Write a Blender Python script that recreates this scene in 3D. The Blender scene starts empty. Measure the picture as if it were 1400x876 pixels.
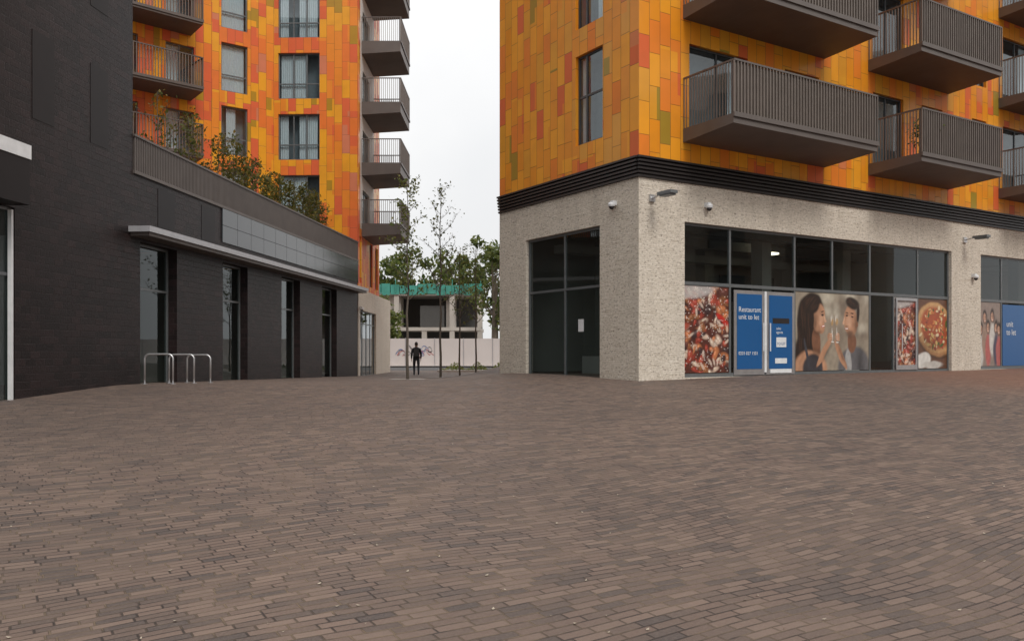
import bpy, math, random
import numpy as np
from mathutils import Vector, Matrix
random.seed(7); RNG=np.random.RandomState(5)
scene=bpy.context.scene
scene.view_settings.view_transform='Standard'
scene.view_settings.look='None'
scene.view_settings.exposure=0

# ------------------------------------------------------------------ helpers
class NT:
    def __init__(s,name):
        s.mat=bpy.data.materials.new(name); s.mat.use_nodes=True
        s.t=s.mat.node_tree; s.n=s.t.nodes; s.l=s.t.links
        s.b=s.n.get('Principled BSDF'); s.out=s.n.get('Material Output')
    def put(s,sock,v):
        if isinstance(v,bpy.types.NodeSocket): s.l.new(v,sock)
        elif isinstance(v,(tuple,list)) and len(v)==3 and sock.type=='RGBA': sock.default_value=(*v,1)
        else: sock.default_value=v
    def m(s,op,a,b=None,c=None):
        n=s.n.new('ShaderNodeMath'); n.operation=op
        s.put(n.inputs[0],a)
        if b is not None: s.put(n.inputs[1],b)
        if c is not None: s.put(n.inputs[2],c)
        return n.outputs[0]
    def comb(s,x,y,z=0.0):
        n=s.n.new('ShaderNodeCombineXYZ')
        for i,v in enumerate((x,y,z)): s.put(n.inputs[i],v)
        return n.outputs[0]
    def uv(s):
        n=s.n.new('ShaderNodeUVMap'); sp=s.n.new('ShaderNodeSeparateXYZ'); s.l.new(n.outputs[0],sp.inputs[0])
        return sp.outputs[0],sp.outputs[1]
    def obj(s):
        n=s.n.new('ShaderNodeTexCoord'); sp=s.n.new('ShaderNodeSeparateXYZ'); s.l.new(n.outputs['Object'],sp.inputs[0])
        return n.outputs['Object'],sp.outputs
    def noise(s,vec,scale,detail=2,rough=.55,dist=0):
        n=s.n.new('ShaderNodeTexNoise')
        if vec is not None: s.l.new(vec,n.inputs['Vector'])
        n.inputs['Scale'].default_value=scale; n.inputs['Detail'].default_value=detail
        n.inputs['Roughness'].default_value=rough; n.inputs['Distortion'].default_value=dist
        return n.outputs['Fac']
    def wn(s,vec):
        n=s.n.new('ShaderNodeTexWhiteNoise'); n.noise_dimensions='3D'; s.l.new(vec,n.inputs['Vector']); return n.outputs['Value']
    def ramp(s,f,stops,const=False):
        n=s.n.new('ShaderNodeValToRGB'); e=n.color_ramp.elements
        if const: n.color_ramp.interpolation='CONSTANT'
        while len(e)<len(stops): e.new(.5)
        for i,(p,c) in enumerate(stops): e[i].position=p; e[i].color=(*c,1)
        s.put(n.inputs[0],f); return n.outputs[0]
    def mix(s,f,a,b,mode='MIX'):
        n=s.n.new('ShaderNodeMix'); n.data_type='RGBA'; n.blend_type=mode
        s.put(n.inputs[0],f); s.put(n.inputs[6],a); s.put(n.inputs[7],b); return n.outputs[2]
    def rng(s,v,a,b,c=0.,d=1.):
        n=s.n.new('ShaderNodeMapRange'); s.put(n.inputs[0],v)
        for i,x in enumerate((a,b,c,d)): n.inputs[i+1].default_value=x
        return n.outputs[0]
    def bump(s,h,st=.3,dist=.01):
        n=s.n.new('ShaderNodeBump'); n.inputs['Strength'].default_value=st; n.inputs['Distance'].default_value=dist
        s.l.new(h,n.inputs['Height']); s.l.new(n.outputs[0],s.b.inputs['Normal'])
    def cells(s,u,v,w,h,off=.5,jw=.006,rand=False):
        vh=s.m('DIVIDE',v,h); row=s.m('FLOOR',vh)
        if rand: o=s.wn(s.comb(row,3.3,1.1))
        else: o=s.m('FRACT',s.m('MULTIPLY',row,off))
        a=s.m('ADD',s.m('DIVIDE',u,w),o); col=s.m('FLOOR',a)
        fu=s.m('FRACT',a); fv=s.m('FRACT',vh)
        du=s.m('MULTIPLY',s.m('MINIMUM',fu,s.m('SUBTRACT',1.,fu)),w)
        dv=s.m('MULTIPLY',s.m('MINIMUM',fv,s.m('SUBTRACT',1.,fv)),h)
        mask=s.rng(s.m('MINIMUM',du,dv),jw*.4,jw)
        return s.comb(col,row,.5),mask
    def set(self,**k):
        for a,v in k.items(): self.put(self.b.inputs[{'c':'Base Color','r':'Roughness','m':'Metallic','s':'Specular IOR Level'}[a]],v)
        return self.mat

def plain(name,col,r=.6,m=0.,var=.15,scale=6,s=.5):
    t=NT(name); o,_=t.obj(); f=t.noise(o,scale,1)
    c=t.mix(f,tuple(x*(1-var) for x in col),tuple(min(1,x*(1+var)) for x in col))
    t.set(c=c,r=r,m=m,s=s); return t.mat

def paving():
    t=NT('brick_paving'); o,x=t.obj()
    wob=t.noise(o,.22,1)
    a=t.m('ADD',t.m('MULTIPLY',x[0],.848),t.m('MULTIPLY',x[1],.53))
    b=t.m('ADD',t.m('MULTIPLY',x[0],-.53),t.m('MULTIPLY',x[1],.848))
    b=t.m('ADD',b,t.m('MULTIPLY',wob,1.1))
    idv,mask=t.cells(a,b,.205,.072,0,.0075,rand=True)
    r=t.wn(idv)
    big=t.noise(o,.2,3,.6); mid=t.noise(o,2.4,3,.65); fine=t.noise(o,60,2,.7)
    rr=t.m('ADD',t.m('MULTIPLY',r,.82),t.m('MULTIPLY',mid,.18))
    c=t.ramp(rr,[(0,(.052,.047,.050)),(.12,(.090,.070,.065)),(.35,(.130,.093,.078)),(.62,(.160,.110,.090)),(.93,(.215,.152,.122))])
    c=t.mix(t.rng(fine,.35,.7,0,.55),c,t.mix(.4,c,(.28,.23,.18)))
    j=t.mix(t.rng(mid,.42,.6),(.050,.039,.034),(.20,.145,.095))
    c=t.mix(mask,j,c)
    c=t.mix(t.rng(big,.38,.68,.0,.38),c,(.076,.060,.054))
    c=t.mix(t.rng(mid,.55,.75,0,.35),c,(.070,.055,.050))
    red=t.m('MULTIPLY',t.rng(x[0],8,13),t.rng(x[1],16,20))
    c=t.mix(t.m('MULTIPLY',red,.45),c,(.28,.12,.07))
    h=t.m('ADD',t.m('ADD',t.m('MULTIPLY',mask,.8),t.m('MULTIPLY',fine,.4)),t.m('MULTIPLY',r,.6))
    t.bump(h,.75,.012)
    t.set(c=c,r=t.rng(mid,.3,.7,.55,.8),s=.3); return t.mat

def brickwall(name,stops,w,h,joint,jw,r0,r1,bst,spec=.5,dirt=(0,0,0),dirtamt=.3,off=.5,pit=None):
    t=NT(name); u,v=t.uv(); uvv=t.comb(u,v)
    idv,mask=t.cells(u,v,w,h,off,jw); r=t.wn(idv)
    n=t.noise(uvv,24,2,.7); big=t.noise(uvv,.6,3,.6)
    c=t.ramp(r,stops); c=t.mix(t.rng(n,.4,.75,0,.4),c,dirt)
    c=t.mix(mask,joint,c); c=t.mix(t.rng(big,.35,.75,0,dirtamt),c,dirt)
    if pit:
        p=t.noise(t.comb(t.m('MULTIPLY',u,.6),v),19,2,.85); c=t.mix(t.rng(p,.57,.66,0,.8),c,pit)
        c=t.mix(t.rng(p,.44,.34,0,.6),c,(.86,.80,.72))
        st=t.noise(t.comb(t.m('MULTIPLY',u,2.5),t.m('MULTIPLY',v,.25)),1.,2); c=t.mix(t.rng(st,.5,.8,0,.22),c,pit)
    t.bump(t.m('ADD',mask,t.m('ADD',t.m('MULTIPLY',n,.9),t.m('MULTIPLY',r,.6))),bst,.012)
    t.set(c=c,r=t.rng(n,.3,.7,r0,r1),s=spec); return t.mat

def tiles(name,stops,w=.36,h=.85,seed=0.):
    t=NT(name); u,v=t.uv()
    u=t.m('ADD',u,seed)
    idv,mask=t.cells(v,u,h,w,0,.009,rand=True); r=t.wn(idv)
    idn,m2=t.cells(v,t.m('ADD',u,.11),h*1.9,w*2,0,.01,rand=True)
    cl=t.noise(idn,.5,1); n=t.noise(t.comb(u,v),1.2,2)
    rr=t.m('ADD',t.m('MULTIPLY',r,.76),t.rng(cl,.3,.7,0,.24))
    c=t.ramp(rr,stops,True)
    c=t.mix(t.m('MULTIPLY',t.wn(idn),.12),c,(.62,.16,.02))
    c=t.mix(t.rng(n,.45,.8,0,.2),c,(.30,.12,.02))
    c=t.mix(t.rng(mask,0,1,.75,0),c,(.10,.035,.012))
    t.bump(t.m('ADD',mask,t.m('MULTIPLY',r,.3)),.5,.01)
    t.set(c=c,r=t.rng(r,0,1,.28,.5),s=.4); return t.mat

def glassmat(name,tint=(.55,.62,.62),f0=.05,rough=.01):
    t=NT(name); t.n.remove(t.b)
    tr=t.n.new('ShaderNodeBsdfTransparent'); tr.inputs[0].default_value=(*tint,1)
    gl=t.n.new('ShaderNodeBsdfGlossy'); gl.inputs['Roughness'].default_value=rough; gl.inputs[0].default_value=(.9,.95,.97,1)
    lw=t.n.new('ShaderNodeLayerWeight'); lw.inputs[0].default_value=.5
    f=t.m('ADD',f0,t.m('MULTIPLY',t.m('POWER',lw.outputs['Facing'],4.5),1-f0))
    mx=t.n.new('ShaderNodeMixShader')
    o,_=t.obj(); bp=t.n.new('ShaderNodeBump'); bp.inputs['Strength'].default_value=.04; bp.inputs['Distance'].default_value=.02
    t.l.new(t.noise(o,.7,1),bp.inputs['Height']); t.l.new(bp.outputs[0],gl.inputs['Normal'])
    t.l.new(f,mx.inputs[0]); t.l.new(tr.outputs[0],mx.inputs[1]); t.l.new(gl.outputs[0],mx.inputs[2])
    t.l.new(mx.outputs[0],t.out.inputs[0]); return t.mat

def leafmat(name,stops):
    t=NT(name); g=t.n.new('ShaderNodeNewGeometry')
    c=t.ramp(g.outputs['Random Per Island'],stops)
    o,_=t.obj(); c=t.mix(t.rng(t.noise(o,.9,1),.35,.65,0,.5),c,tuple(x*.5 for x in stops[0][1]))
    t.set(c=c,r=.55,s=.3)
    tl=t.n.new('ShaderNodeBsdfTranslucent'); t.l.new(c,tl.inputs[0])
    mx=t.n.new('ShaderNodeMixShader'); mx.inputs[0].default_value=.4
    t.l.new(t.b.outputs[0],mx.inputs[1]); t.l.new(tl.outputs[0],mx.inputs[2]); t.l.new(mx.outputs[0],t.out.inputs[0])
    return t.mat

def attrmat(name):
    t=NT(name); a=t.n.new('ShaderNodeAttribute'); a.attribute_name='paint'
    t.l.new(a.outputs['Color'],t.b.inputs['Base Color']); t.b.inputs['Roughness'].default_value=.35; return t.mat

M={}
M['pave']=paving()
M['stone']=brickwall('cream_split_stone',[(0,(.58,.51,.42)),(.15,(.67,.60,.505)),(.6,(.70,.63,.535)),(1,(.74,.67,.575))],.20,.05,(.60,.53,.44),.004,.75,.9,.7,.3,(.48,.41,.33),.2,.5,(.20,.16,.13))
M['dark']=brickwall('dark_glazed_brick',[(0,(.010,.0065,.0065)),(.5,(.017,.0105,.0105)),(1,(.028,.016,.016))],.30,.15,(.022,.014,.014),.006,.30,.6,.45,.26,(.010,.0065,.0065),.4)
M['blind']=plain('dark_recess_panel',(.010,.007,.0075),.5,0,.2,3,.3)
M['orR']=tiles('amber_terracotta_tiles',[(0,(.34,.24,.03)),(.09,(.74,.33,.03)),(.22,(.80,.29,.016)),(.48,(.86,.35,.018)),(.66,(.80,.22,.02)),(.78,(.70,.13,.035)),(.90,(.66,.20,.07))])
M['orL']=tiles('orange_terracotta_tiles',[(0,(.45,.27,.03)),(.08,(.88,.40,.03)),(.30,(.86,.28,.03)),(.46,(.82,.20,.035)),(.64,(.74,.13,.045)),(.84,(.66,.21,.11))],.38,.9,3.1)
M['bronze']=plain('bronze_metal',(.19,.16,.14),.42,.35,.15,3)
M['bronzed']=plain('bronze_panel',(.13,.11,.10),.5,.3,.18,2)
M['soffit']=plain('balcony_soffit',(.12,.092,.08),.6,0,.2,1.5)
M['black']=plain('black_louvre',(.022,.018,.018),.4)
M['alu']=plain('grey_window_frame',(.15,.16,.165),.4,.3)
M['alud']=plain('dark_window_frame',(.07,.075,.08),.4,.3)
M['steel']=plain('galvanised_steel',(.55,.55,.56),.35,.8)
M['white']=plain('white_paint',(.72,.73,.74),.45)
M['canopy']=plain('canopy_metal',(.42,.42,.44),.4,.3)
M['glass']=glassmat('clear_glass',(.66,.73,.72),.05)
M['glasst']=glassmat('coated_glass',(.72,.80,.83),.10)
M['glassd']=glassmat('tinted_glass',(.50,.57,.55),.05)
M['panel']=(lambda t:(t.set(c=(.05,.055,.062),r=.1,s=.8)))(NT('glossy_cladding_panel'))
M['interior']=plain('interior_plaster',(.26,.255,.235),.8,0,.3,.6)
M['intdark']=plain('interior_dark',(.07,.07,.068),.8)
M['room']=plain('room_wall',(.26,.28,.29),.8)
M['curtain']=plain('net_curtain',(.74,.77,.78),.9,0,.12,14)
M['pale']=plain('pale_render',(.66,.65,.62),.8,0,.06,.8)
M['concrete']=plain('concrete',(.36,.34,.32),.85,0,.2,.7)
M['conw']=plain('frame_concrete',(.46,.43,.39),.85,0,.2,.7)
M['hoard']=plain('hoarding_paint',(.60,.57,.56),.6,0,.12,.5)
M['green']=plain('green_netting',(.05,.26,.21),.7,0,.4,1.4)
M['asphalt']=plain('asphalt',(.07,.068,.068),.85,0,.2,8)
M['roof']=plain('roof_gravel',(.2,.2,.19),.9)
M['bark']=plain('bark',(.12,.10,.08),.9,0,.3,30)
M['leafA']=leafmat('young_leaves',[(0,(.10,.13,.035)),(.5,(.17,.20,.05)),(1,(.27,.26,.07))])
M['leafB']=leafmat('distant_foliage',[(0,(.06,.09,.025)),(.5,(.13,.17,.045)),(1,(.23,.25,.065))])
M['leafC']=leafmat('autumn_foliage',[(0,(.06,.08,.02)),(.5,(.14,.14,.03)),(1,(.26,.18,.035))])
M['soil']=plain('soil',(.06,.045,.035),.95,0,.3,10)
M['paint']=attrmat('printed_vinyl')
M['blue']=plain('blue_vinyl',(.012,.095,.27),.3,0,.05,1)
M['litter']=plain('litter',(.42,.36,.28),.8,0,.4,20)
def emis(name,c,s):
    t=NT(name); t.b.inputs['Emission Color'].default_value=(*c,1); t.b.inputs['Emission Strength'].default_value=s; return t.mat
M['lamp']=emis('ceiling_light',(1,.85,.6),4)

def empty(name):
    e=bpy.data.objects.new(name,None); scene.collection.objects.link(e); e.empty_display_size=.3; return e

class Geo:
    def __init__(s): s.v=[]; s.f=[]; s.uv=[]
    def poly(s,pts,uvs=None,n=None):
        pts=[Vector(p) for p in pts]
        if n is not None:
            nn=(pts[1]-pts[0]).cross(pts[2]-pts[0])
            if nn.dot(Vector(n))<0:
                pts.reverse()
                if uvs: uvs=list(reversed(uvs))
        i=len(s.v); s.v+= [tuple(p) for p in pts]; s.f.append(tuple(range(i,i+len(pts))))
        s.uv+= uvs if uvs else [(p[0]+p[1],p[2]) for p in pts]
    def box(s,F,s0,s1,z0,z1,d0,d1):
        P=F.p
        n3=Vector((F.n[0],F.n[1],0)); d3=Vector((F.d[0],F.d[1],0)); 
        s.poly([P(s0,z0,d1),P(s1,z0,d1),P(s1,z1,d1),P(s0,z1,d1)],[(s0,z0),(s1,z0),(s1,z1),(s0,z1)],n3)
        s.poly([P(s0,z0,d0),P(s1,z0,d0),P(s1,z1,d0),P(s0,z1,d0)],[(s0,z0),(s1,z0),(s1,z1),(s0,z1)],-n3)
        s.poly([P(s0,z0,d0),P(s0,z0,d1),P(s0,z1,d1),P(s0,z1,d0)],[(s0+d0,z0),(s0+d1,z0),(s0+d1,z1),(s0+d0,z1)],-d3)
        s.poly([P(s1,z0,d0),P(s1,z0,d1),P(s1,z1,d1),P(s1,z1,d0)],[(s1+d0,z0),(s1+d1,z0),(s1+d1,z1),(s1+d0,z1)],d3)
        s.poly([P(s0,z1,d0),P(s1,z1,d0),P(s1,z1,d1),P(s0,z1,d1)],[(s0,d0),(s1,d0),(s1,d1),(s0,d1)],(0,0,1))
        s.poly([P(s0,z0,d0),P(s1,z0,d0),P(s1,z0,d1),P(s0,z0,d1)],[(s0,d0),(s1,d0),(s1,d1),(s0,d1)],(0,0,-1))
    def tube(s,pts,rad,k=6):
        pts=[Vector(p) for p in pts]; rings=[]
        for i,p in enumerate(pts):
            d=(pts[min(i+1,len(pts)-1)]-pts[max(i-1,0)]).normalized()
            a=d.orthogonal().normalized() if i==0 else (pa-d*pa.dot(d)).normalized()
            pa=a; b=d.cross(a); r=rad[i] if isinstance(rad,(list,tuple)) else rad
            base=len(s.v)
            for j in range(k):
                t=2*math.pi*j/k; q=p+a*math.cos(t)*r+b*math.sin(t)*r
                s.v.append(tuple(q)); s.uv.append((j/k,i*.1))
            rings.append(base)
        for A,B in zip(rings,rings[1:]):
            for j in range(k):
                s.f.append((A+j,A+(j+1)%k,B+(j+1)%k,B+j))
        s.f.append(tuple(rings[0]+j for j in reversed(range(k)))); s.f.append(tuple(rings[-1]+j for j in range(k)))
    def leaf(s,c,size,flat=0):
        a=Vector(RNG.normal(size=3)).normalized(); b=a.orthogonal().normalized(); 
        b=(Matrix.Rotation(RNG.rand()*6.28,3,a)@b); c=Vector(c); w=size*(.5+RNG.rand()*.5); a2=a.cross(b)
        i=len(s.v)
        for q in (c-b*w, c+a2*w*.55, c+b*w, c-a2*w*.55): s.v.append(tuple(q)); s.uv.append((0,0))
        s.f.append((i,i+1,i+2,i+3))
    def make(s,name,mat,parent=None,smooth=False):
        me=bpy.data.meshes.new(name); me.from_pydata(s.v,[],s.f)
        ul=me.uv_layers.new(name='UVMap'); li=np.empty(len(me.loops),dtype=np.int32); me.loops.foreach_get('vertex_index',li)
        uva=np.array(s.uv,dtype=np.float32)[li]; ul.data.foreach_set('uv',uva.ravel())
        me.materials.append(M[mat] if isinstance(mat,str) else mat)
        if smooth: me.polygons.foreach_set('use_smooth',[True]*len(me.polygons))
        me.update(); o=bpy.data.objects.new(name,me); scene.collection.objects.link(o)
        if parent: o.parent=parent
        return o

class Face:
    def __init__(s,o,d):
        s.o=Vector((o[0],o[1])); s.d=Vector(d).normalized(); s.n=Vector((s.d[1],-s.d[0]))
    def p(s,a,z,d=0.):
        q=s.o+s.d*a+s.n*d; return Vector((q[0],q[1],z))

def wall(g,F,s0,s1,z0,z1,holes=(),depth=.18):
    ss=sorted({s0,s1,*[min(max(h[0],s0),s1) for h in holes],*[min(max(h[1],s0),s1) for h in holes]})
    zs=sorted({z0,z1,*[h[2] for h in holes if z0<h[2]<z1],*[h[3] for h in holes if z0<h[3]<z1]})
    n=(F.n[0],F.n[1],0)
    for a,b in zip(ss,ss[1:]):
        for c,d in zip(zs,zs[1:]):
            m=((a+b)/2,(c+d)/2)
            if any(h[0]<m[0]<h[1] and h[2]<m[1]<h[3] for h in holes): continue
            g.poly([F.p(a,c),F.p(b,c),F.p(b,d),F.p(a,d)],[(a,c),(b,c),(b,d),(a,d)],n)
    for a,b,c,d in [h[:4] for h in holes]:
        D=-depth
        g.poly([F.p(a,c),F.p(a,d),F.p(a,d,D),F.p(a,c,D)],[(a,c),(a,d),(a+D,d),(a+D,c)])
        g.poly([F.p(b,c),F.p(b,d),F.p(b,d,D),F.p(b,c,D)],[(b,c),(b,d),(b+D,d),(b+D,c)])
        g.poly([F.p(a,c),F.p(b,c),F.p(b,c,D),F.p(a,c,D)],[(a,c),(b,c),(b,c+D),(a,c+D)])
        g.poly([F.p(a,d),F.p(b,d),F.p(b,d,D),F.p(a,d,D)],[(a,d),(b,d),(b,d+D),(a,d+D)])

def window(fr,gl,cur,room,F,a,b,c,d,vs=(),hs=(),D=-.13,w=.055,curt=None,deep=.55):
    """frame bars, glass pane, shallow room behind with optional curtains"""
    fr.box(F,a,b,c,c+w,D-.05,D+.03); fr.box(F,a,b,d-w,d,D-.05,D+.03)
    fr.box(F,a,a+w,c+w,d-w,D-.05,D+.03); fr.box(F,b-w,b,c+w,d-w,D-.05,D+.03)
    for v in vs: fr.box(F,v-w/2,v+w/2,c+w,d-w,D-.045,D+.025)
    for h in hs: fr.box(F,a+w,b-w,h-w/2,h+w/2,D-.04,D+.02)
    gl.poly([F.p(a,c,D),F.p(b,c,D),F.p(b,d,D),F.p(a,d,D)],None,(F.n[0],F.n[1],0))
    if room is not None:
        e=D-deep; d0=D-.06
        room.poly([F.p(a,c,e),F.p(b,c,e),F.p(b,d,e),F.p(a,d,e)])
        room.poly([F.p(a,c,d0),F.p(a,d,d0),F.p(a,d,e),F.p(a,c,e)]); room.poly([F.p(b,c,d0),F.p(b,d,d0),F.p(b,d,e),F.p(b,c,e)])
        room.poly([F.p(a,c,d0),F.p(b,c,d0),F.p(b,c,e),F.p(a,c,e)]); room.poly([F.p(a,d,d0),F.p(b,d,d0),F.p(b,d,e),F.p(a,d,e)])
    if curt:
        for (u0,u1) in curt:
            k=max(4,int((u1-u0)/.05)); 
            for i in range(k):
                x0=u0+(u1-u0)*i/k; x1=u0+(u1-u0)*(i+1)/k
                e0=D-.1-.03*(i%2); e1=D-.1-.03*((i+1)%2)
                cur.poly([F.p(x0,c+.06,e0),F.p(x1,c+.06,e1),F.p(x1,d-.06,e1),F.p(x0,d-.06,e0)])

def balcony(parent,F,s0,s1,zb,zt,zr,dep,front=True,step=.115,name='balcony'):
    g=Geo(); b=Geo(); sf=Geo()
    pts=lambda s:[F.p(s,zb,0.003),F.p(s,zb+.12,dep),F.p(s,zt,dep),F.p(s,zt,0.003)]
    A=pts(s0); B=pts(s1)
    sf.poly([A[0],B[0],B[1],A[1]],[(s0,0),(s1,0),(s1,dep),(s0,dep)],(0,0,-1))
    b.poly([A[1],B[1],B[2],A[2]]); b.poly([A[3],B[3],B[2],A[2]]); b.poly(A); b.poly(B)
    b.box(F,s0-.02,s1+.02,zt-.09,zt+.03,dep+.002,dep+.05)
    for i in range(1,int(s1-s0)):
        x=s0+(s1-s0)*i/int(s1-s0); 
        b.poly([F.p(x-.012,zb-.004,.02),F.p(x+.012,zb-.004,.02),F.p(x+.012,zb+.116,dep-.02),F.p(x-.012,zb+.116,dep-.02)])
    b.box(F,s0,s1,zr-.045,zr,dep-.04,dep+.03)
    b.box(F,s0,s0+.05,zr-.045,zr,.01,dep-.042); b.box(F,s1-.05,s1,zr-.045,zr,.01,dep-.042)
    if front: 
        g.box(F,s0+.06,s1-.06,zt+.05,zr-.06,dep-.035,dep-.02)
    n=int((s1-s0)/step)
    for i in range(n+1):
        x=s0+(s1-s0-.03)*i/n; g.box(F,x,x+.03,zt+.032,zr-.047,dep-.015,dep+.025)
    for sx in (s0,s1-.02):
        m=int(dep/.1)
        for i in range(m+1):
            q=.02+(dep-.1)*i/m; g.box(F,sx,sx+.02,zt-.0,zr-.047,q,q+.022)
    for sx in (s0,s1-.045):
        b.box(F,sx,sx+.045,zt,zr-.047,dep-.07,dep-.042)
    o=g.make(name+'_fins','bronze',parent); b.make(name+'_frame','bronzed',parent); sf.make(name+'_soffit','soffit',parent)

# ------------------------------------------------------------------ ground
def interp(P,y):
    if y<=P[0][0]: return P[0][1]
    for (a,b),(c,d) in zip(P,P[1:]):
        if y<=c: return b+(d-b)*(y-a)/(c-a)
    return P[-1][1]
PR=[(2,0),(21.3,.74),(24,.82),(29,.83),(31.2,.87),(42,.9),(55,.2)]
PL=[(2,0),(12,.385),(20,.70),(22.5,.66),(27,.57),(34,.43),(41,.29),(44,.24),(55,.2)]
def gz(x,y):
    t=min(1,max(0,(x+3)/3.5)); t=t*t*(3-2*t)
    f=lambda yy: interp(PL,yy)*(1-t)+interp(PR,yy)*t
    return (f(y-.8)+2*f(y)+f(y+.8))/4
def sheet(name,xs,ys,mat,dz=0.,flat=None):
    v=[];f=[];nx=len(xs)
    for y in ys:
        for x in xs: v.append((x,y,(gz(x,y) if flat is None else flat)+dz))
    for j in range(len(ys)-1):
        for i in range(nx-1): a=j*nx+i; f.append((a,a+1,a+nx+1,a+nx))
    me=bpy.data.meshes.new(name); me.from_pydata(v,[],f); me.materials.append(M[mat]); me.polygons.foreach_set('use_smooth',[True]*len(f))
    o=bpy.data.objects.new(name,me); scene.collection.objects.link(o); return o
xs=[-600,-200,-90,-45]+[i*.8 for i in range(-40,56)]+[60,120,250,600]
ys=[-300,-100,-40,-15]+[i*.8 for i in range(-12,76)]+[75,100,200,400,900]
sheet('ground',xs,ys,'pave')
sheet('road',[-80,-40,-20,0,20,60],[57,60,64,68],'asphalt',.004)
sheet('pavement',[-80,-40,-20,0,20,60],[68.2,70,76],'concrete',.1)

# ------------------------------------------------------------------ right building
RB=empty('apartment_building')
A=(3.22,21.34); L=(-.40,27.13)
FR=Face(A,(.848,.53)); FL=Face(L,(A[0]-L[0],A[1]-L[1])); LL=(Vector(A)-Vector(L)).length
FB=Face((L[0]+.848*20,L[1]+.53*20),(-.848,-.53))
ZC0,ZC1,F0,TOP=5.93,6.5,3.25,26.
stone=Geo(); org=Geo(); fr=Geo(); gl=Geo(); gld=Geo(); room=Geo(); cur=Geo(); frd=Geo()
gwL=(1.56,5.23,.72,4.9); shop1=(1.58,13.94,.80,4.92); shop2=(15.75,28.,.86,4.92)
wall(stone,FL,0,LL,-.5,ZC0,[gwL],.2); wall(stone,FR,0,34,-.5,ZC0,[shop1,shop2],.2); wall(stone,FB,0,20,-.5,ZC0)
hl=[];hr=[]
for k in range(6):
    z=7.25+F0*k
    hl.append((4.13,5.36,z,z+2.5))
    zf=7.25+F0*k
    for a,b in ((1.75,3.95),(5.5,7.0),(9.6,11.2),(12.2,13.4),(17.2,19.2),(20,21.4)): hr.append((a,b,zf+.06,zf+2.4))
    hr.append((15.2,16.1,zf+.35,zf+2.4)); hr.append((24,25.2,zf+.3,zf+2.4))
wall(org,FL,0,LL,ZC1,TOP,hl); wall(org,FR,0,34,ZC1,TOP,hr); wall(org,FB,0,20,ZC1,TOP)
stone.make('stone_base',"stone",RB); org.make('tiled_walls','orR',RB)
c=Geo()
for F,l in ((FL,LL),(FR,34),(FB,20)):
    c.poly([F.p(0,ZC0),F.p(l,ZC0),F.p(l,ZC1),F.p(0,ZC1)])
    for i in range(6):
        z=ZC0+.01+i*.095
        c.box(F,-(.06 if F is FR else .0),l+(.0),z,z+.05,.004,.06+.012*i)
c.make('louvre_cornice','black',RB)
rf=Geo(); rf.poly([FL.p(0,TOP),FL.p(LL,TOP),FR.p(34,TOP),FR.p(34,TOP,-15)]); rf.make('roof','roof',RB)
for i,h in enumerate(hl):
    window(frd,gld,cur,room,FL,*h,vs=(h[0]+.38,),hs=(h[2]+1.35,),curt=[(h[0]+.75,h[0]+1.15)] if i%2 else [(h[0]+.05,h[0]+.3)])
for i,h in enumerate(hr):
    w=h[1]-h[0]; window(frd,gld,cur,room,FR,*h,vs=(h[0]+w*.5,) if w>1.3 else (),curt=[(h[0]+.06,h[0]+w*.22)] if i%3 else [(h[0]+w*.75,h[1]-.06)])
window(fr,gl,cur,None,FL,*gwL,vs=(3.46,),hs=(3.28,),w=.07)
up=[3.38,6.05,7.76,9.6,12.15]
D=-.13
for (a,b,z0,z1),mv,lo in ((shop1,up,[3.38,6.05,9.6,10.84,12.15]),(shop2,[17.3,19.1,20.9,23,25,26.5],[17.3,19.1,20.9,23,25,26.5])):
    fr.box(FR,a,b,z1-.07,z1,D-.05,D+.03); fr.box(FR,a,b,3.27,3.36,D-.05,D+.03); fr.box(FR,a,b,z0,z0+.1,D-.05,D+.03)
    for x in (a+.035,b-.035): fr.box(FR,x-.035,x+.035,z0+.1,z1-.07,D-.048,D+.028)
    for x in mv: fr.box(FR,x-.035,x+.035,3.36,z1-.07,D-.045,D+.025)
    for x in lo: fr.box(FR,x-.035,x+.035,z0+.1,3.27,D-.045,D+.025)
    gl.poly([FR.p(a,3.3,D),FR.p(b,3.3,D),FR.p(b,z1,D),FR.p(a,z1,D)],None,(FR.n[0],FR.n[1],0))
gl.poly([FR.p(9.6,.8,D),FR.p(10.84,.8,D),FR.p(10.84,3.3,D),FR.p(9.6,3.3,D)],None,(FR.n[0],FR.n[1],0))
fr.make('shopfront_frames','alu',RB); frd.make('window_frames','alud',RB); gl.make('shop_glass','glass',RB); gld.make('window_glass','glasst',RB)
room.make('rooms','room',RB); cur.make('curtains','curtain',RB)
it=Geo(); dk=Geo(); bx=Geo()
IX=-6.5
def pp(s,d,z): return FR.p(s,z,d)
it.poly([pp(.3,IX,.7),pp(34,IX,.7),pp(34,IX,5.3),pp(.3,IX,5.3)])
it.poly([pp(.3,-.2,5.3),pp(34,-.2,5.3),pp(34,IX,5.3),pp(.3,IX,5.3)])
dk.poly([pp(.3,-.25,.76),pp(34,-.25,.76),pp(34,IX,.76),pp(.3,IX,.76)])
it.poly([pp(14.8,-.25,.7),pp(14.8,IX,.7),pp(14.8,IX,5.3),pp(14.8,-.25,5.3)])
for s_,d_ in ((3,-2.2),(7,-2.2),(11,-2.2),(3,-5.2),(7.5,-5.2),(12,-5.2),(19,-2.5),(23,-2.5)):
    it.box(FR,s_-.22,s_+.22,.77,5.29,d_-.22,d_+.22)
it.box(FR,1,14,4.55,4.8,-5.2,-4.7); 
for y_ in (-1.2,-3.7): dk.box(FR,.6,14.5,4.85,5.15,y_-.2,y_+.2)
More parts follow.
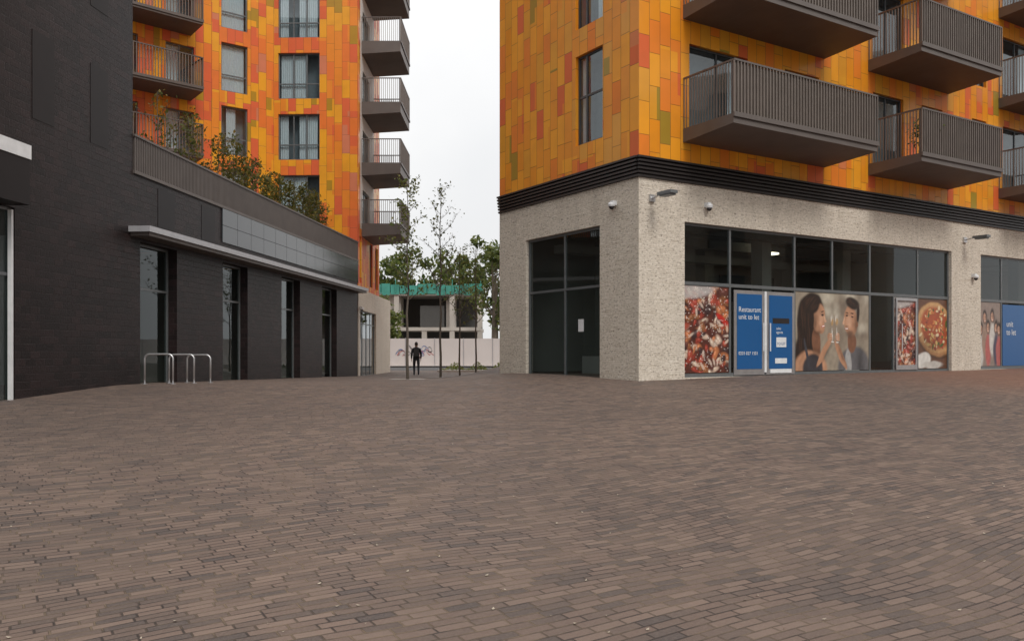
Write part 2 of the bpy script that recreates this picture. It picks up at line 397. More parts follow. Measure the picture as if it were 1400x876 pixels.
dk.box(FR,8.4,9.4,.77,3.1,-3.6,-3.5); dk.box(FR,4.4,5.4,.77,3.0,-6.45,-6.4); dk.box(FR,9.5,12.5,3.4,4.4,-6.45,-6.4)
bx.box(FR,1.2,2.0,.77,1.7,-2.6,-1.9); bx.box(FR,1.5,2.6,.77,1.35,-4.4,-3.5); bx.box(FR,9.8,10.6,.77,1.8,-1.9,-1.2)
it.make('shop_interior','interior',RB); dk.make('shop_floor_and_ducts','intdark',RB); bx.make('stored_boxes','concrete',RB)
lp=Geo(); lp.box(FR,7.7,8.6,4.76,4.82,-3.15,-2.85); lp.make('ceiling_lamp','lamp',RB)
for k in range(6):
    z=F0*k
    for a,b in ((1.52,7.25),(9.36,13.75),(16.9,21.8)):
        balcony(RB,FR,a,b,7.0+z,7.36+z,8.70+z,1.77)
bl=Geo(); dfr=Geo(); wh=Geo(); blk=Geo()
for a,b in ((3.50,4.72),(4.80,6.0)):
    dfr.box(FR,a,b,.84,3.2,D+.032,D+.06)
    bl.box(FR,a+.11,b-.11,1.0,3.10,D+.062,D+.07)
wh.box(FR,4.72,4.80,.9,3.2,D+.032,D+.075)
for hx in (4.62,4.90): wh.tube([FR.p(hx,1.5,D+.12),FR.p(hx,2.3,D+.12)],.018)
blk.box(FR,5.05,5.75,2.30,2.45,D+.072,D+.078)
wh.box(FR,5.15,5.65,1.15,1.3,D+.072,D+.078); wh.box(FR,5.2,5.62,1.62,1.9,D+.072,D+.078)
wh.box(FR,4.95,5.85,.88,.99,D+.062,D+.078)
bl.box(FR,17.35,19.05,.97,3.2,D+.03,D+.04); bl.box(FR,23.05,24.9,.97,3.2,D+.03,D+.04)
DO=empty('shop_door'); 
dfr.make('door_leafs','steel',DO); bl.make('door_panels','blue',DO); wh.make('door_handles_and_labels','white',DO); blk.make('letter_plate','black',DO)
def text(s,F,a,z,d,size,parent,mat='white',name='lettering'):
    cu=bpy.data.curves.new(name,'FONT'); cu.body=s; cu.size=size; cu.extrude=.001; cu.materials.append(M[mat])
    o=bpy.data.objects.new(name,cu); scene.collection.objects.link(o)
    X=Vector((F.d[0],F.d[1],0)); Y=Vector((0,0,1)); Z=X.cross(Y)
    m=Matrix((X,Y,Z)).transposed().to_4x4(); m.translation=F.p(a,z,d); o.matrix_world=m; o.parent=parent; return o
text('Restaurant\nunit to let',FR,3.66,2.6,D+.074,.205,DO); text('0203 027 1501',FR,3.66,1.4,D+.074,.13,DO)
text('sales\nagents',FR,5.2,2.12,D+.074,.11,DO); text('TO LET',FR,5.22,1.68,D+.081,.11,DO,'blue')
text('unit\nto let',FR,17.6,2.4,D+.045,.3,DO)

# ---------------------------------------------------------------- printed posters
def poster(name,F,a,b,z0,z1,d,fn,res=.014):
    nx=int((b-a)/res); ny=int((z1-z0)/res); asp=(b-a)/(z1-z0)
    U,V=np.meshgrid(np.linspace(0,asp,nx),np.linspace(0,1,ny)); C=fn(U,V,asp)
    C=np.clip(C,0,1)
    verts=[tuple(F.p(a+(b-a)*i/(nx-1),z0+(z1-z0)*j/(ny-1),d)) for j in range(ny) for i in range(nx)]
    faces=[(j*nx+i,j*nx+i+1,(j+1)*nx+i+1,(j+1)*nx+i) for j in range(ny-1) for i in range(nx-1)]
    me=bpy.data.meshes.new(name); me.from_pydata(verts,[],faces)
    at=me.color_attributes.new('paint','FLOAT_COLOR','POINT')
    at.data.foreach_set('color',np.concatenate([C.reshape(-1,3),np.ones((nx*ny,1))],1).astype(np.float32).ravel())
    me.materials.append(M['paint']); o=bpy.data.objects.new(name,me); scene.collection.objects.link(o); return o
def smooth_noise(U,V,f,seed):
    r=np.random.RandomState(seed); o=np.zeros_like(U)
    for i in range(10):
        a=r.rand()*6.28; k=f*(.6+r.rand()*1.2); o+=np.sin((U*math.cos(a)+V*math.sin(a))*k*6.28+r.rand()*6.28)
    return o/10
class Cv:
    def __init__(s,U,V,c):
        s.wx=smooth_noise(U,V,3.2,11)*.020; s.wy=smooth_noise(U,V,3.2,12)*.020
        s.U=U+s.wx;s.V=V+s.wy;s.C=np.ones(U.shape+(3,))*np.array(c)
    def e(s,x,y,rx,ry,c,rot=0,soft=.2,a=1.):
        r=math.radians(rot); dx=s.U-x; dy=s.V-y
        p=(dx*math.cos(r)+dy*math.sin(r))/rx; q=(-dx*math.sin(r)+dy*math.cos(r))/ry
        d=np.sqrt(p*p+q*q); k=np.clip((1-d)/soft,0,1); k=(k*k*(3-2*k))[...,None]*a
        s.C=s.C*(1-k)+np.array(c)*k
    def sh(s,x,y,rx,ry,f,rot=0):   # soft shade inside the printed picture
        r=math.radians(rot); dx=s.U-x; dy=s.V-y
        p=(dx*math.cos(r)+dy*math.sin(r))/rx; q=(-dx*math.sin(r)+dy*math.cos(r))/ry
        k=np.exp(-(p*p+q*q)*1.5)[...,None]; s.C=s.C*(1+(f-1)*k)
    def n(s,a):
        s.C=s.C*(1+a*(RNG.rand(*s.U.shape,1)-.5))*(1+.22*smooth_noise(s.U,s.V,7,4)[...,None])
def couple(U,V,A):
    c=Cv(U,V,(.30,.25,.19))
    for i in range(26): c.e(RNG.rand()*A,.3+RNG.rand()*.8,.10+RNG.rand()*.15,.1+RNG.rand()*.15,random.choice([(.46,.41,.32),(.16,.12,.09),(.30,.24,.18),(.58,.53,.43)]),0,.95,.6)
    sk=(.44,.23,.135); skl=(.60,.36,.24); sks=(.20,.09,.05); hr=(.024,.014,.010); hl=(.075,.037,.022)
    # woman in profile, long dark hair
    c.e(.24,.50,.22,.48,hr,8); c.e(.32,.80,.25,.22,hr); c.e(.12,.22,.17,.36,hr,-12,.4)
    for i in range(34):
        x=.04+RNG.rand()*.26; c.e(x,.3+RNG.rand()*.5,.010,.16,hl if i%2 else (.015,.01,.008),RNG.rand()*16-4,.9,.75)
    c.e(.41,.36,.09,.20,sks,10); c.e(.30,.02,.36,.27,sk,-5); c.e(.34,.0,.22,.24,(.045,.04,.045)); c.e(.22,.22,.025,.22,(.05,.05,.06),15)
    c.sh(.42,.22,.12,.08,.5); c.sh(.52,.1,.08,.2,1.3)
    c.e(.46,.67,.135,.205,sk,-8); c.e(.50,.54,.08,.08,sk,-20); c.e(.50,.66,.075,.13,skl,0,.9,.8); c.e(.588,.64,.028,.024,skl,-30,.5); c.e(.575,.67,.018,.06,skl,20,.5)
    c.sh(.38,.62,.05,.18,.45); c.sh(.46,.49,.08,.03,.5)
    c.e(.34,.84,.18,.13,hr,28,.3); c.e(.32,.62,.05,.24,hr,-5,.5)
    for i in range(14): c.e(.2+RNG.rand()*.2,.80+RNG.rand()*.12,.09,.008,hl,30+RNG.rand()*20,.9,.8)
    c.e(.525,.715,.028,.012,(.03,.015,.015)); c.sh(.51,.725,.04,.02,.6); c.e(.525,.757,.036,.007,(.05,.025,.02),8); c.e(.545,.565,.040,.018,(.38,.06,.06),12); c.e(.547,.567,.030,.008,(.88,.85,.8),12)
    c.e(.56,.24,.05,.27,sk,-38); c.sh(.60,.20,.03,.22,.55,-38); c.e(.67,.43,.05,.065,sk)
    # man
    c.e(1.17,.03,.36,.32,(.12,.115,.12)); c.e(1.05,.08,.08,.24,(.36,.35,.34),0,.3); c.sh(1.3,.1,.1,.3,.5); c.e(1.13,.36,.10,.15,sks)
    c.e(1.10,.65,.155,.225,sk,6); c.e(1.06,.63,.085,.15,skl,0,.9,.75); c.sh(1.21,.6,.05,.2,.45); c.e(.953,.62,.026,.032,skl,0,.5); c.e(.962,.655,.018,.055,skl,-15,.5)
    c.e(1.14,.88,.18,.095,hr,-8,.35); c.e(1.255,.75,.045,.15,hr,-6,.5); c.e(1.23,.61,.024,.042,sks)
    for i in range(14): c.e(1.04+RNG.rand()*.22,.85+RNG.rand()*.09,.05,.007,hl,-20+RNG.rand()*30,.9,.8)
    c.e(1.09,.47,.12,.075,(.10,.055,.035),-5,.8,.85); c.sh(1.02,.575,.04,.012,.4); c.e(1.02,.54,.045,.018,(.26,.07,.05)); c.e(1.02,.542,.034,.008,(.85,.82,.77))
    c.e(1.02,.71,.026,.011,(.03,.015,.015)); c.sh(1.03,.72,.05,.02,.6); c.e(1.02,.75,.040,.009,(.04,.02,.015),-8); c.e(1.13,.71,.024,.010,(.03,.015,.015)); c.e(1.13,.753,.036,.009,(.04,.02,.015),5)
    c.e(.89,.20,.05,.26,sk,32); c.sh(.93,.18,.03,.22,.55,32); c.e(.83,.44,.05,.06,sk)
    for x in (.72,.82):
        c.e(x,.66,.042,.10,(.58,.54,.46),0,.6,.5); c.e(x,.63,.034,.06,(.42,.24,.08),0,.5,.85); c.e(x-.02,.67,.006,.06,(.95,.93,.88),0,.6); c.e(x,.47,.006,.10,(.8,.78,.74)); c.e(x,.365,.035,.010,(.7,.68,.64))
    for k in range(4): c.e(.675+k*.006,.395+k*.026,.042,.012,skl,12,.5); c.sh(.675,.383+k*.026,.04,.006,.5); c.e(.845,.395+k*.026,.042,.012,skl,-12,.5); c.sh(.845,.383+k*.026,.04,.006,.5)
    c.n(.14); return c.C
def food(U,V,A):
    c=Cv(U,V,(.10,.03,.02))
    for i in range(170):
        col=random.choice([(.34,.05,.03),(.26,.10,.04),(.12,.04,.03),(.48,.17,.07),(.60,.44,.34),(.38,.07,.04),(.05,.025,.025)])
        x=RNG.rand()*A;y=RNG.rand();rx=.03+RNG.rand()*.09;ry=.02+RNG.rand()*.045;ro=RNG.rand()*180
        c.e(x,y-.012,rx,ry,(.02,.01,.01),ro,.7,.7); c.e(x,y,rx,ry,col,ro,.6,.95); c.e(x-.01,y+.01,rx*.4,ry*.35,tuple(min(1,q*1.9+.08) for q in col),ro,.8,.6)
    c.e(.1,.95,.5,.13,(.50,.47,.45),5,.4,.8); c.e(.62,.62,.16,.04,(.5,.03,.02),-35,.4)
    for i in range(14): c.e(RNG.rand()*A,RNG.rand()*.8,.07,.025,(.66,.52,.42),RNG.rand()*180,.7,.8)
    for i in range(260): c.e(RNG.rand()*A,RNG.rand(),.008,.006,(.80,.74,.68),0,.5)
    c.n(.3); return c.C
def pizza(U,V,A):
    c=Cv(U,V,(.13,.06,.035)); 
    for i in range(12): c.e(A*.5,RNG.rand(),A,.012,(.07,.035,.02),0,.6,.8)
    c.e(A*.62,.53,.55,.41,(.04,.02,.01),-20,.2); c.e(A*.62,.56,.52,.40,(.38,.19,.08),-20,.12); c.e(A*.62,.585,.48,.37,(.52,.30,.13),-20,.1); c.e(A*.62,.58,.43,.32,(.36,.08,.03),-20,.2)
    for i in range(110):
        t=RNG.rand()*6.28; r=math.sqrt(RNG.rand())*.33; x=A*.62+math.cos(t)*r*1.25;y=.58+math.sin(t)*r*.9; rx=.02+RNG.rand()*.04;ry=.012+RNG.rand()*.025;ro=RNG.rand()*180
        col=random.choice([(.62,.42,.16),(.70,.56,.34),(.40,.05,.03),(.08,.12,.03),(.50,.17,.05),(.22,.05,.03)])
        c.e(x,y-.01,rx,ry,(.08,.02,.01),ro,.7,.6); c.e(x,y,rx,ry,col,ro,.5)
    c.sh(A*.4,.35,.3,.2,.55,-20)
    c.e(.12,.12,.22,.13,(.62,.60,.56),10,.25); c.e(A*.5,.05,.3,.07,(.48,.45,.41),0,.4)
    c.n(.25); return c.C
def crowd(U,V,A):
    c=Cv(U,V,(.25,.19,.16))
    for i in range(6):
        x=.05+i*A/6+RNG.rand()*.04; y=.5+.3*RNG.rand()
        c.e(x,y-.35,.10,.32,random.choice([(.4,.10,.09),(.55,.52,.48),(.06,.05,.08),(.3,.2,.15)]),0,.4); c.e(x,y+.02,.075,.14,(.04,.022,.016),0,.4); c.e(x,y,.052,.09,(.48,.27,.18),0,.4); c.sh(x+.03,y,.03,.09,.5)
        c.e(x-.018,y+.015,.008,.006,(.05,.02,.02)); c.e(x+.018,y+.015,.008,.006,(.05,.02,.02)); c.e(x,y-.042,.02,.008,(.7,.5,.45))
    c.n(.25); return c.C
poster('food_poster',FR,1.66,3.34,.92,3.26,D+.005,food)
poster('couple_poster',FR,6.09,9.56,.92,3.26,D+.005,couple)
poster('pizza_door_poster',FR,10.9,12.1,.92,3.26,D+.005,lambda U,V,A:food(U,V,A))
poster('pizza_poster',FR,12.19,13.86,.92,3.26,D+.005,pizza)
poster('people_poster',FR,15.83,17.26,.97,3.26,D+.005,crowd)
poster('people_poster.001',FR,19.14,20.86,.97,3.26,D+.005,crowd)
poster('food_poster.001',FR,20.94,22.96,.97,3.26,D+.005,food)
dd=Geo(); 
for a,b in ((10.92,10.99),(12.0,12.07)): dd.box(FR,a,b,.9,3.24,D+.03,D+.06)
dd.box(FR,10.99,12.0,.9,1.05,D+.03,D+.06); dd.box(FR,10.99,12.0,3.15,3.24,D+.03,D+.06)
dd.tube([FR.p(11.15,1.5,D+.12),FR.p(11.15,2.4,D+.12)],.018)
DO2=empty('shop_door'); dd.make('door_frame','steel',DO2)
no=Geo(); no.box(FL,4.1,4.35,2.05,2.4,-.12,-.115); no.make('paper_notice','white',RB)
def wall_lamp(F,s,z,name='wall_lamp'):
    e=empty(name); g=Geo(); g.box(F,s-.09,s+.09,z-.09,z+.09,.003,.06)
    g.tube([F.p(s,z,.05),F.p(s,z+.04,.3),F.p(s,z+.05,.42)],.025); g.make('arm','steel',e)
    h=Geo(); h.box(F,s-.12,s+.12,z+.01,z+.09,.35,.85); h.box(F,s-.1,s+.1,z-.03,z+.01,.42,.8); h.make('lamp_head','alu',e)
def cam(F,s,z):
    e=empty('security_camera'); g=Geo(); g.box(F,s-.06,s+.06,z-.02,z+.1,.003,.14); 
    g.tube([F.p(s,z+.02,.12),F.p(s,z-.01,.13),F.p(s,z-.05,.13)],[.10,.10,.085],12); g.make('housing','white',e)
    h=Geo(); h.tube([F.p(s,z-.05,.13),F.p(s,z-.10,.13),F.p(s,z-.135,.13)],[.075,.06,.02],12); h.make('dome','black',e,True)
wall_lamp(FR,.42,5.42); wall_lamp(FR,14.7,5.35); cam(FL,5.9,5.35); cam(FR,2.35,5.38); cam(FR,15.2,4.1)
PP=empty('potted_plant'); g=Geo(); q=FR.p(10.4,7.37,1.25); g.tube([q,q+Vector((0,0,.3))],[.16,.2],12); g.make('pot','soffit',PP)
g=Geo(); 
for i in range(500):
    r=RNG.normal(size=3)*np.array([.2,.2,.22]); g.leaf(q+Vector((0,0,.85))+Vector(r),.07)
g.make('leaves','leafA',PP)

# ------------------------------------------------------------------ left dark brick building with podium
DB=empty('dark_brick_building')
FD=Face((-11.16,0),(.087,.996))
dk=Geo(); fr=Geo(); gl=Geo(); it=Geo()
k=1/.9962
tw=(8.0*k,20.7*k); pe=41.15*k
bays=[(21.05*k,22.95*k),(25.85*k,27.75*k),(30.85*k,32.85*k),(35.6*k,37.7*k)]
ent=(10.5*k,16.42*k)
wall(dk,FD,tw[0],tw[1],-.5,26,[(ent[0],ent[1],.3,4.3)],.12)
wall(dk,FD,tw[1],pe,-.5,5.9,[(a,b,.2,4.25) for a,b in bays],.35)
R=Face(FD.p(tw[1],0).xy,(-.996,.087)); wall(dk,R,0,14,5.9,26)
R2=Face((FD.p(tw[0],0).xy+Vector((-14,1.2))),(14,-1.2)); wall(dk,R2,0,14.05,-.5,26)
dk.make('brick_walls','dark',DB)
wp=Geo()
for i in range(6):   # flush dark panels, barely different from the wall
    for s_ in (17.0,19.0): wp.box(FD,s_,s_+.7,6.2+3.1*i,8.0+3.1*i,.002,.008)
for s_ in (22.,24.5,): wp.box(FD,s_,s_+.9,4.75,5.75,.002,.008)
wp.make('flush_wall_panels','blind',DB)
rf=Geo(); rf.poly([FD.p(tw[0],26),FD.p(tw[1],26),R.p(14,26),R2.p(0,26)]); 
rf.poly([FD.p(tw[1],5.88),FD.p(pe,5.88),FD.p(pe,5.88,-16),FD.p(tw[1],5.88,-16)]); rf.make('flat_roofs','roof',DB)
cur=Geo()
for a,b in bays:
    window(fr,gl,cur,None,FD,a,b,.25,4.25,vs=(),hs=(3.1,),D=-.28,w=.06)
    it.box(FD,a-.6,b+.6,4.3,4.35,-5,-.4)
    it.poly([FD.p(a-1,.2,-3),FD.p(b+1,.2,-3),FD.p(b+1,4.3,-3),FD.p(a-1,4.3,-3)])
    it.poly([FD.p(a-1,.5,-.4),FD.p(b+1,.5,-.4),FD.p(b+1,.5,-3),FD.p(a-1,.5,-3)])
    it.box(FD,(a+b)/2+.1,(a+b)/2+.4,.51,4.3,-2.2,-1.9)
    it.poly([FD.p(a-1,.2,-.36),FD.p(a-1,4.3,-.36),FD.p(a-1,4.3,-3),FD.p(a-1,.2,-3)]); it.poly([FD.p(b+1,.2,-.36),FD.p(b+1,4.3,-.36),FD.p(b+1,4.3,-3),FD.p(b+1,.2,-3)])
it.poly([FD.p(ent[0],.2,-4),FD.p(ent[1]+1,.2,-4),FD.p(ent[1]+1,4.4,-4),FD.p(ent[0],4.4,-4)])
window(fr,gl,cur,None,FD,ent[0],ent[1],.3,4.3,vs=(12,13.6,15.0),hs=(3,),D=-.1,w=.06)
fr.make('window_frames','alu',DB); gl.make('window_glass','glassd',DB); it.make('interior','interior',DB)
g=Geo(); g.box(FD,ent[1]-.12,ent[1]-.065,.3,4.25,-.06,.02)
g.box(FD,12.2,16.35,5.2,5.47,.004,.44); g.make('entrance_white_trim','white',DB)
g=Geo(); g.box(FD,12.2,16.33,4.32,5.198,.004,.42); g.make('entrance_canopy','blind',DB)
g=Geo(); g.box(FD,20.5*k,pe,4.42,4.56,.003,.55); g.make('long_canopy','canopy',DB)
g=Geo(); g.box(FD,20.6*k,pe-.1,4.33,4.418,.003,.48); g.make('canopy_soffit','bronzed',DB)
g=Geo(); n=14
for i in range(n):
    a=25.75*k+(pe-25.75*k)*i/n; b=25.75*k+(pe-25.75*k)*(i+1)/n
    g.box(FD,a+.01,b-.01,4.85,5.36,.004,.04); g.box(FD,a+.01,b-.01,5.375,5.88,.004,.04)
g.make('glossy_panels','panel',DB)
g=Geo(); b=Geo()
b.box(FD,tw[1]+.02,pe,6.81,6.86,-.03,.05); b.box(FD,tw[1]+.02,pe,5.89,5.97,-.03,.05)
s_=tw[1]+.06
while s_<pe-.05:
    g.box(FD,s_,s_+.035,5.972,6.808,-.01,.03); s_+=.085
s_=tw[1]+.1
while s_<pe:
    b.box(FD,s_,s_+.06,5.972,6.808,-.09,-.03); s_+=1.5
g.make('parapet_slats','bronzed',DB); b.make('parapet_rails','bronzed',DB)
def tree(name,base,height,spread,nleaf,lsize,leafm,trunk=.05,first=.3,nb=14,parent=None,lean=(0,0)):
    e=parent or empty(name); base=Vector(base); t=Geo(); lf=Geo(); rnd=random
    pts=[];rad=[];n=9
    for i in range(n+1):
        f=i/n; pts.append(base+Vector((lean[0]*f+rnd.uniform(-.04,.04)*height*.12,lean[1]*f+rnd.uniform(-.04,.04)*height*.12,height*f))); rad.append(trunk*(1-f*.9)+.004)
    pts[0]=base-Vector((0,0,.1)); t.tube(pts,rad,7); tips=[]
    for i in range(nb):
        f=first+(1-first)*(i+.5)/nb*.97; x=f*n; j=min(int(x),n-1); p=pts[j].lerp(pts[j+1],x-j)
        an=i*2.4+rnd.uniform(-.5,.5); ln=spread*(1.1-f*.75)*rnd.uniform(.7,1.2)
        dirv=Vector((math.cos(an),math.sin(an),rnd.uniform(.4,1.0))).normalized()
        q=[p]; 
        for s in range(4):
            dirv=(dirv+Vector((rnd.uniform(-.2,.2),rnd.uniform(-.2,.2),.08))).normalized(); q.append(q[-1]+dirv*ln/4)
        r0=trunk*(1-f*.85)*.5+.003; t.tube(q,[r0*(1-.2*s) for s in range(5)],5)
        for s in range(1,5):
            for m in range(3):
                dv=(dirv+Vector((rnd.uniform(-1,1),rnd.uniform(-1,1),rnd.uniform(-.4,.8)))).normalized(); tl=ln*rnd.uniform(.15,.35)
                tp=q[s]+dv*tl; t.tube([q[s],q[s].lerp(tp,.5)+Vector((0,0,.02)),tp],[r0*.35+.002,r0*.25+.0015,.0015],3); tips.append((q[s],tp))
    for i in range(nleaf):
        a,b2=rnd.choice(tips); c=a.lerp(b2,rnd.uniform(.3,1.15))+Vector(RNG.normal(size=3)*lsize*1.2); lf.leaf(c,lsize*rnd.uniform(.6,1.2))
    t.make('trunk_and_branches','bark',e,True); lf.make('leaves',leafm,e); return e
RG=empty('roof_garden_shrubs')
soil=Geo(); soil.box(FD,22,40.5,5.885,6.3,-1.6,-.35); soil.make('planter','soil',RG)
for s_,h,nl in ((23.8,2.6,90),(24.6,2.1,120),(25.3,2.3,200),(26.4,2.6,340),(27.4,2.2,480),(28.5,2.3,520),(29.6,1.9,600),(30.7,2.1,650),(31.9,1.8,750),(33.1,2.0,800),(34.3,1.9,800),(35.5,2.1,850),(36.8,2.1,900),(38.0,1.9,700)):
    tree('',FD.p(s_,6.25,-.9-random.uniform(-.2,.3)),h,.8,nl,.085,'leafC',.022,.08,12,RG)

# ------------------------------------------------------------------ left orange tower
OT=empty('apartment_building')
P1=(-14.1,39.5);P2=(-11.7,41.3);P3=(-7.54,41.2)
F1=Face((-21.9,32.3),(P1[0]+21.9,P1[1]-32.3)); L1=(Vector(P1)-Vector((-21.9,32.3))).length
F2=Face(P1,(P2[0]-P1[0],P2[1]-P1[1])); L2=(Vector(P2)-Vector(P1)).length
F3=Face(P2,(P3[0]-P2[0],P3[1]-P2[1])); L3=(Vector(P3)-Vector(P2)).length
F4=Face(P3,(0,1)); TT=29
w=Geo(); fr=Geo(); gl=Geo(); room=Geo(); cur=Geo(); bw=Geo()
h1=[];h2=[];h3=[];h4=[];hb=[]
for k_ in range(-1,6):
    z=13.15+3.0*k_
    if z+.3>TT-2: continue
    h3.append((.2,2.25,z-2.25,z)); h2.append((.42,1.68,z-2.3,z)); 
    h1.append((8.45,9.75,z-2.7+.03,z-.6)); h1.append((5.9,7.25,z-2.7+.03,z-.6))
    hb.append((1.2,3.2,z-2.6,z-.5))
wall(w,F1,0,L1,4.6,TT,h1);wall(w,F2,0,L2,4.6,TT,h2);wall(w,F3,0,L3,4.6,TT,h3)
lw=[(.35,.85,4.9,7.2),(3.3,4.2,4.9,7.2),(5.1,6.0,4.9,7.2)]
wall(w,F4,0,.5,7.6,TT); wall(w,F4,0,6.5,4.6,7.6,lw); wall(w,F4,4.6,6.5,7.6,TT)
pl=Geo(); wall(pl,F4,.5,4.6,7.6,TT,hb); pl.make('pale_balcony_wall','pale',OT)
w.make('tiled_walls','orL',OT)
for i,h in enumerate(h3):
    window(fr,gl,cur,room,F3,*h,vs=(h[0]+.75,h[0]+1.4),hs=(h[2]+.75,),curt=[(h[0]+.06,h[0]+.45),(h[0]+1.0,h[0]+1.9)] if i%2 else [(h[0]+.1,h[0]+1.35)])
for i,h in enumerate(h2): window(fr,gl,cur,room,F2,*h,vs=(),hs=(h[2]+.8,),curt=[(h[0]+.06,h[1]-.1)] if i%3!=1 else [(h[0]+.3,h[1]-.5)])
for i,h in enumerate(h1): window(fr,gl,cur,room,F1,*h,vs=((h[0]+h[1])/2,),curt=[(h[0]+.06,h[0]+.7)])
for i,h in enumerate(hb): window(fr,gl,cur,room,F4,*h,vs=((h[0]+h[1])/2,),curt=[(h[0]+.06,h[0]+.6)])
for h in lw: window(fr,gl,cur,room,F4,*h)
st=Geo(); sw=(.5,5.4,.2,3.55)
wall(st,F4,0,10.8,-.5,4.6,[sw],.2); 
F5=Face((-7.54,52),(-1,0)); wall(st,F5,0,15,-.5,4.6); wall(st,F3,0,L3-.02,-.5,4.598)
st.make('stone_base','stone',OT)
rf=Geo(); rf.poly([(-7.54,41.2,4.6),(-7.54,52,4.6),(-22,52,4.6),(-22,41.2,4.6)]); rf.poly([F1.p(0,TT),F2.p(0,TT),F3.p(0,TT),F3.p(L3,TT),(-7.54,47.7,TT),(-25,47.7,TT)]); rf.make('flat_roofs','roof',OT)
bk=Geo(); F6=Face((-7.54,47.7),(-1,0)); wall(bk,F6,0,17,4.6,TT); bk.make('rear_walls','orL',OT)
window(fr,gl,cur,None,F4,*sw,vs=(1.7,2.9,4.1),hs=(2.9,)); 
g=Geo(); g.poly([F4.p(.2,.1,-2.5),F4.p(8,.1,-2.5),F4.p(8,4.5,-2.5),F4.p(.2,4.5,-2.5)]); g.make('interior','interior',OT)
fr.make('window_frames','alu',OT); gl.make('window_glass','glasst',OT); room.make('rooms','room',OT); cur.make('curtains','curtain',OT)
for i in range(-1,6):
    z=3.0*i
    balcony(OT,F1,4.6,9.6,13.05+z,13.35+z,14.7+z,1.4,front=False,step=.13)
for i in range(0,6):
    z=3.05*i
    balcony(OT,F4,.9,4.5,7.25+z,7.9+z,9.11+z,1.95,step=.14)
cam(F4,.25,3.6)

# ------------------------------------------------------------------ building across the square (seen in reflections)
XB=empty('apartment_building'); FX=Face((42,26),(0,-1)); g=Geo(); g2=Geo(); gb=Geo()
hx=[]
for i in range(9):
    for j in range(6): hx.append((3+i*6,5.6+i*6,1.5+j*3.2+(0 if j else -.6),3.6+j*3.2))
wall(g,FX,0,58,-.5,21,hx,.2)
for h in hx: g2.poly([FX.p(h[0],h[2],-.2),FX.p(h[1],h[2],-.2),FX.p(h[1],h[3],-.2),FX.p(h[0],h[3],-.2)],None,(-1,0,0))
for i in range(9):
    for j in range(1,6): gb.box(FX,2.5+i*6,6.1+i*6,1.0+j*3.2,1.2+j*3.2,.003,1.5); gb.box(FX,2.5+i*6,6.1+i*6,1.2+j*3.2,2.2+j*3.2,1.44,1.5)
wall(g,Face((42,-32),(1,0)),0,15,-.5,21); wall(g,Face((57,26),(-1,0)),0,15,-.5,21)
g.make('brick_walls','stone',XB); g2.make('window_panes','panel',XB); gb.make('balconies','bronze',XB)
rf=Geo(); rf.poly([(42,26,21),(57,26,21),(57,-32,21),(42,-32,21)]); rf.make('roof','roof',XB)

# ------------------------------------------------------------------ bike racks
def rack(x,y,wd):
    e=empty('bike_rack'); z=gz(x,y); pts=[]; h=.74; r=.12
    P=lambda a,b:(x+a,y,z+b)
    pts=[P(-wd/2,-.05),P(-wd/2,h-r)]
    for i in range(1,6):
        t=math.pi/2*i/6; pts.append(P(-wd/2+r-r*math.cos(t),h-r+r*math.sin(t)))
    pts+=[P(-wd/2+r,h),P(wd/2-r,h)]
    for i in range(1,6):
        t=math.pi/2*i/6; pts.append(P(wd/2-r+r*math.sin(t),h-r+r*math.cos(t)))
    pts+=[P(wd/2,h-r),P(wd/2,-.05)]
    g=Geo(); g.tube(pts,.025,10); 
    g.make('tube','steel',e,True)
    f=Geo()
    for sx in (-wd/2,wd/2): f.tube([P(sx,0.0),P(sx,.015)],.07,14)
    f.make('base_plates','steel',e)
rack(-8.75,20.8,.70); rack(-8.50,21.6,.64); rack(-8.32,22.3,.62)

# ------------------------------------------------------------------ street trees
for (x,y,h,sp,nl,tr) in ((-3.6,29,6.9,1.25,800,.05),(-2.85,33.5,7.6,1.5,420,.05),(-2.3,37,5.6,1.3,420,.042),(-1.75,40.5,6.,1.3,420,.045)):
    z=gz(x,y)
    e=tree('street_tree',(x,y,z),h,sp,nl,.08,'leafA',tr,.38,22)
    g=Geo(); g.poly([(x-.6,y-.6,gz(x-.6,y-.6)+.01),(x+.6,y-.6,gz(x+.6,y-.6)+.01),(x+.6,y+.6,gz(x+.6,y+.6)+.01),(x-.6,y+.6,gz(x-.6,y+.6)+.01)],None,(0,0,1)); g.make('tree_pit','conw',e)

# ------------------------------------------------------------------ background
HF=empty('hoarding_fence')
FH=Face((-40,69.5),(1,0)); g=Geo(); g2=Geo()
for i in range(34):
    g.box(FH,i*2.4+.01,i*2.4+2.39,.1,2.55,-.03,.0)
    g2.box(FH,i*2.4-.03,i*2.4+.03,.1,2.6,.004,.04)
g.make('boards','hoard',HF); g2.make('posts','canopy',HF)
gcols=[(.10,.18,.42),(.45,.12,.14),(.10,.10,.11)]
for j in range(3):
    mt=plain('graffiti_paint_%d'%j,gcols[j],.5); q=Geo()
    for i in range(4):
        x=30.2+RNG.rand()*3.2; z=1.0+RNG.rand()*.8
        pts=[FH.p(x+math.sin(t*1.3+i)*.25+t*.06,z+math.cos(t*1.7+j)*.22,.012+.003*j) for t in np.linspace(0,5,12)]
        for a,b in zip(pts,pts[1:]):
            q.poly([a-Vector((0,0,.03)),b-Vector((0,0,.03)),b+Vector((0,0,.03)),a+Vector((0,0,.03))])
    q.make('graffiti','white',HF).data.materials[0]=mt
CB=empty('unfinished_concrete_building'); FC=Face((-17.5,86),(1,0)); g=Geo(); gr=Geo(); dkg=Geo()
for z in (.2,3.6,7.2): g.box(FC,-6,14.3,z,z+.35,-9,0)
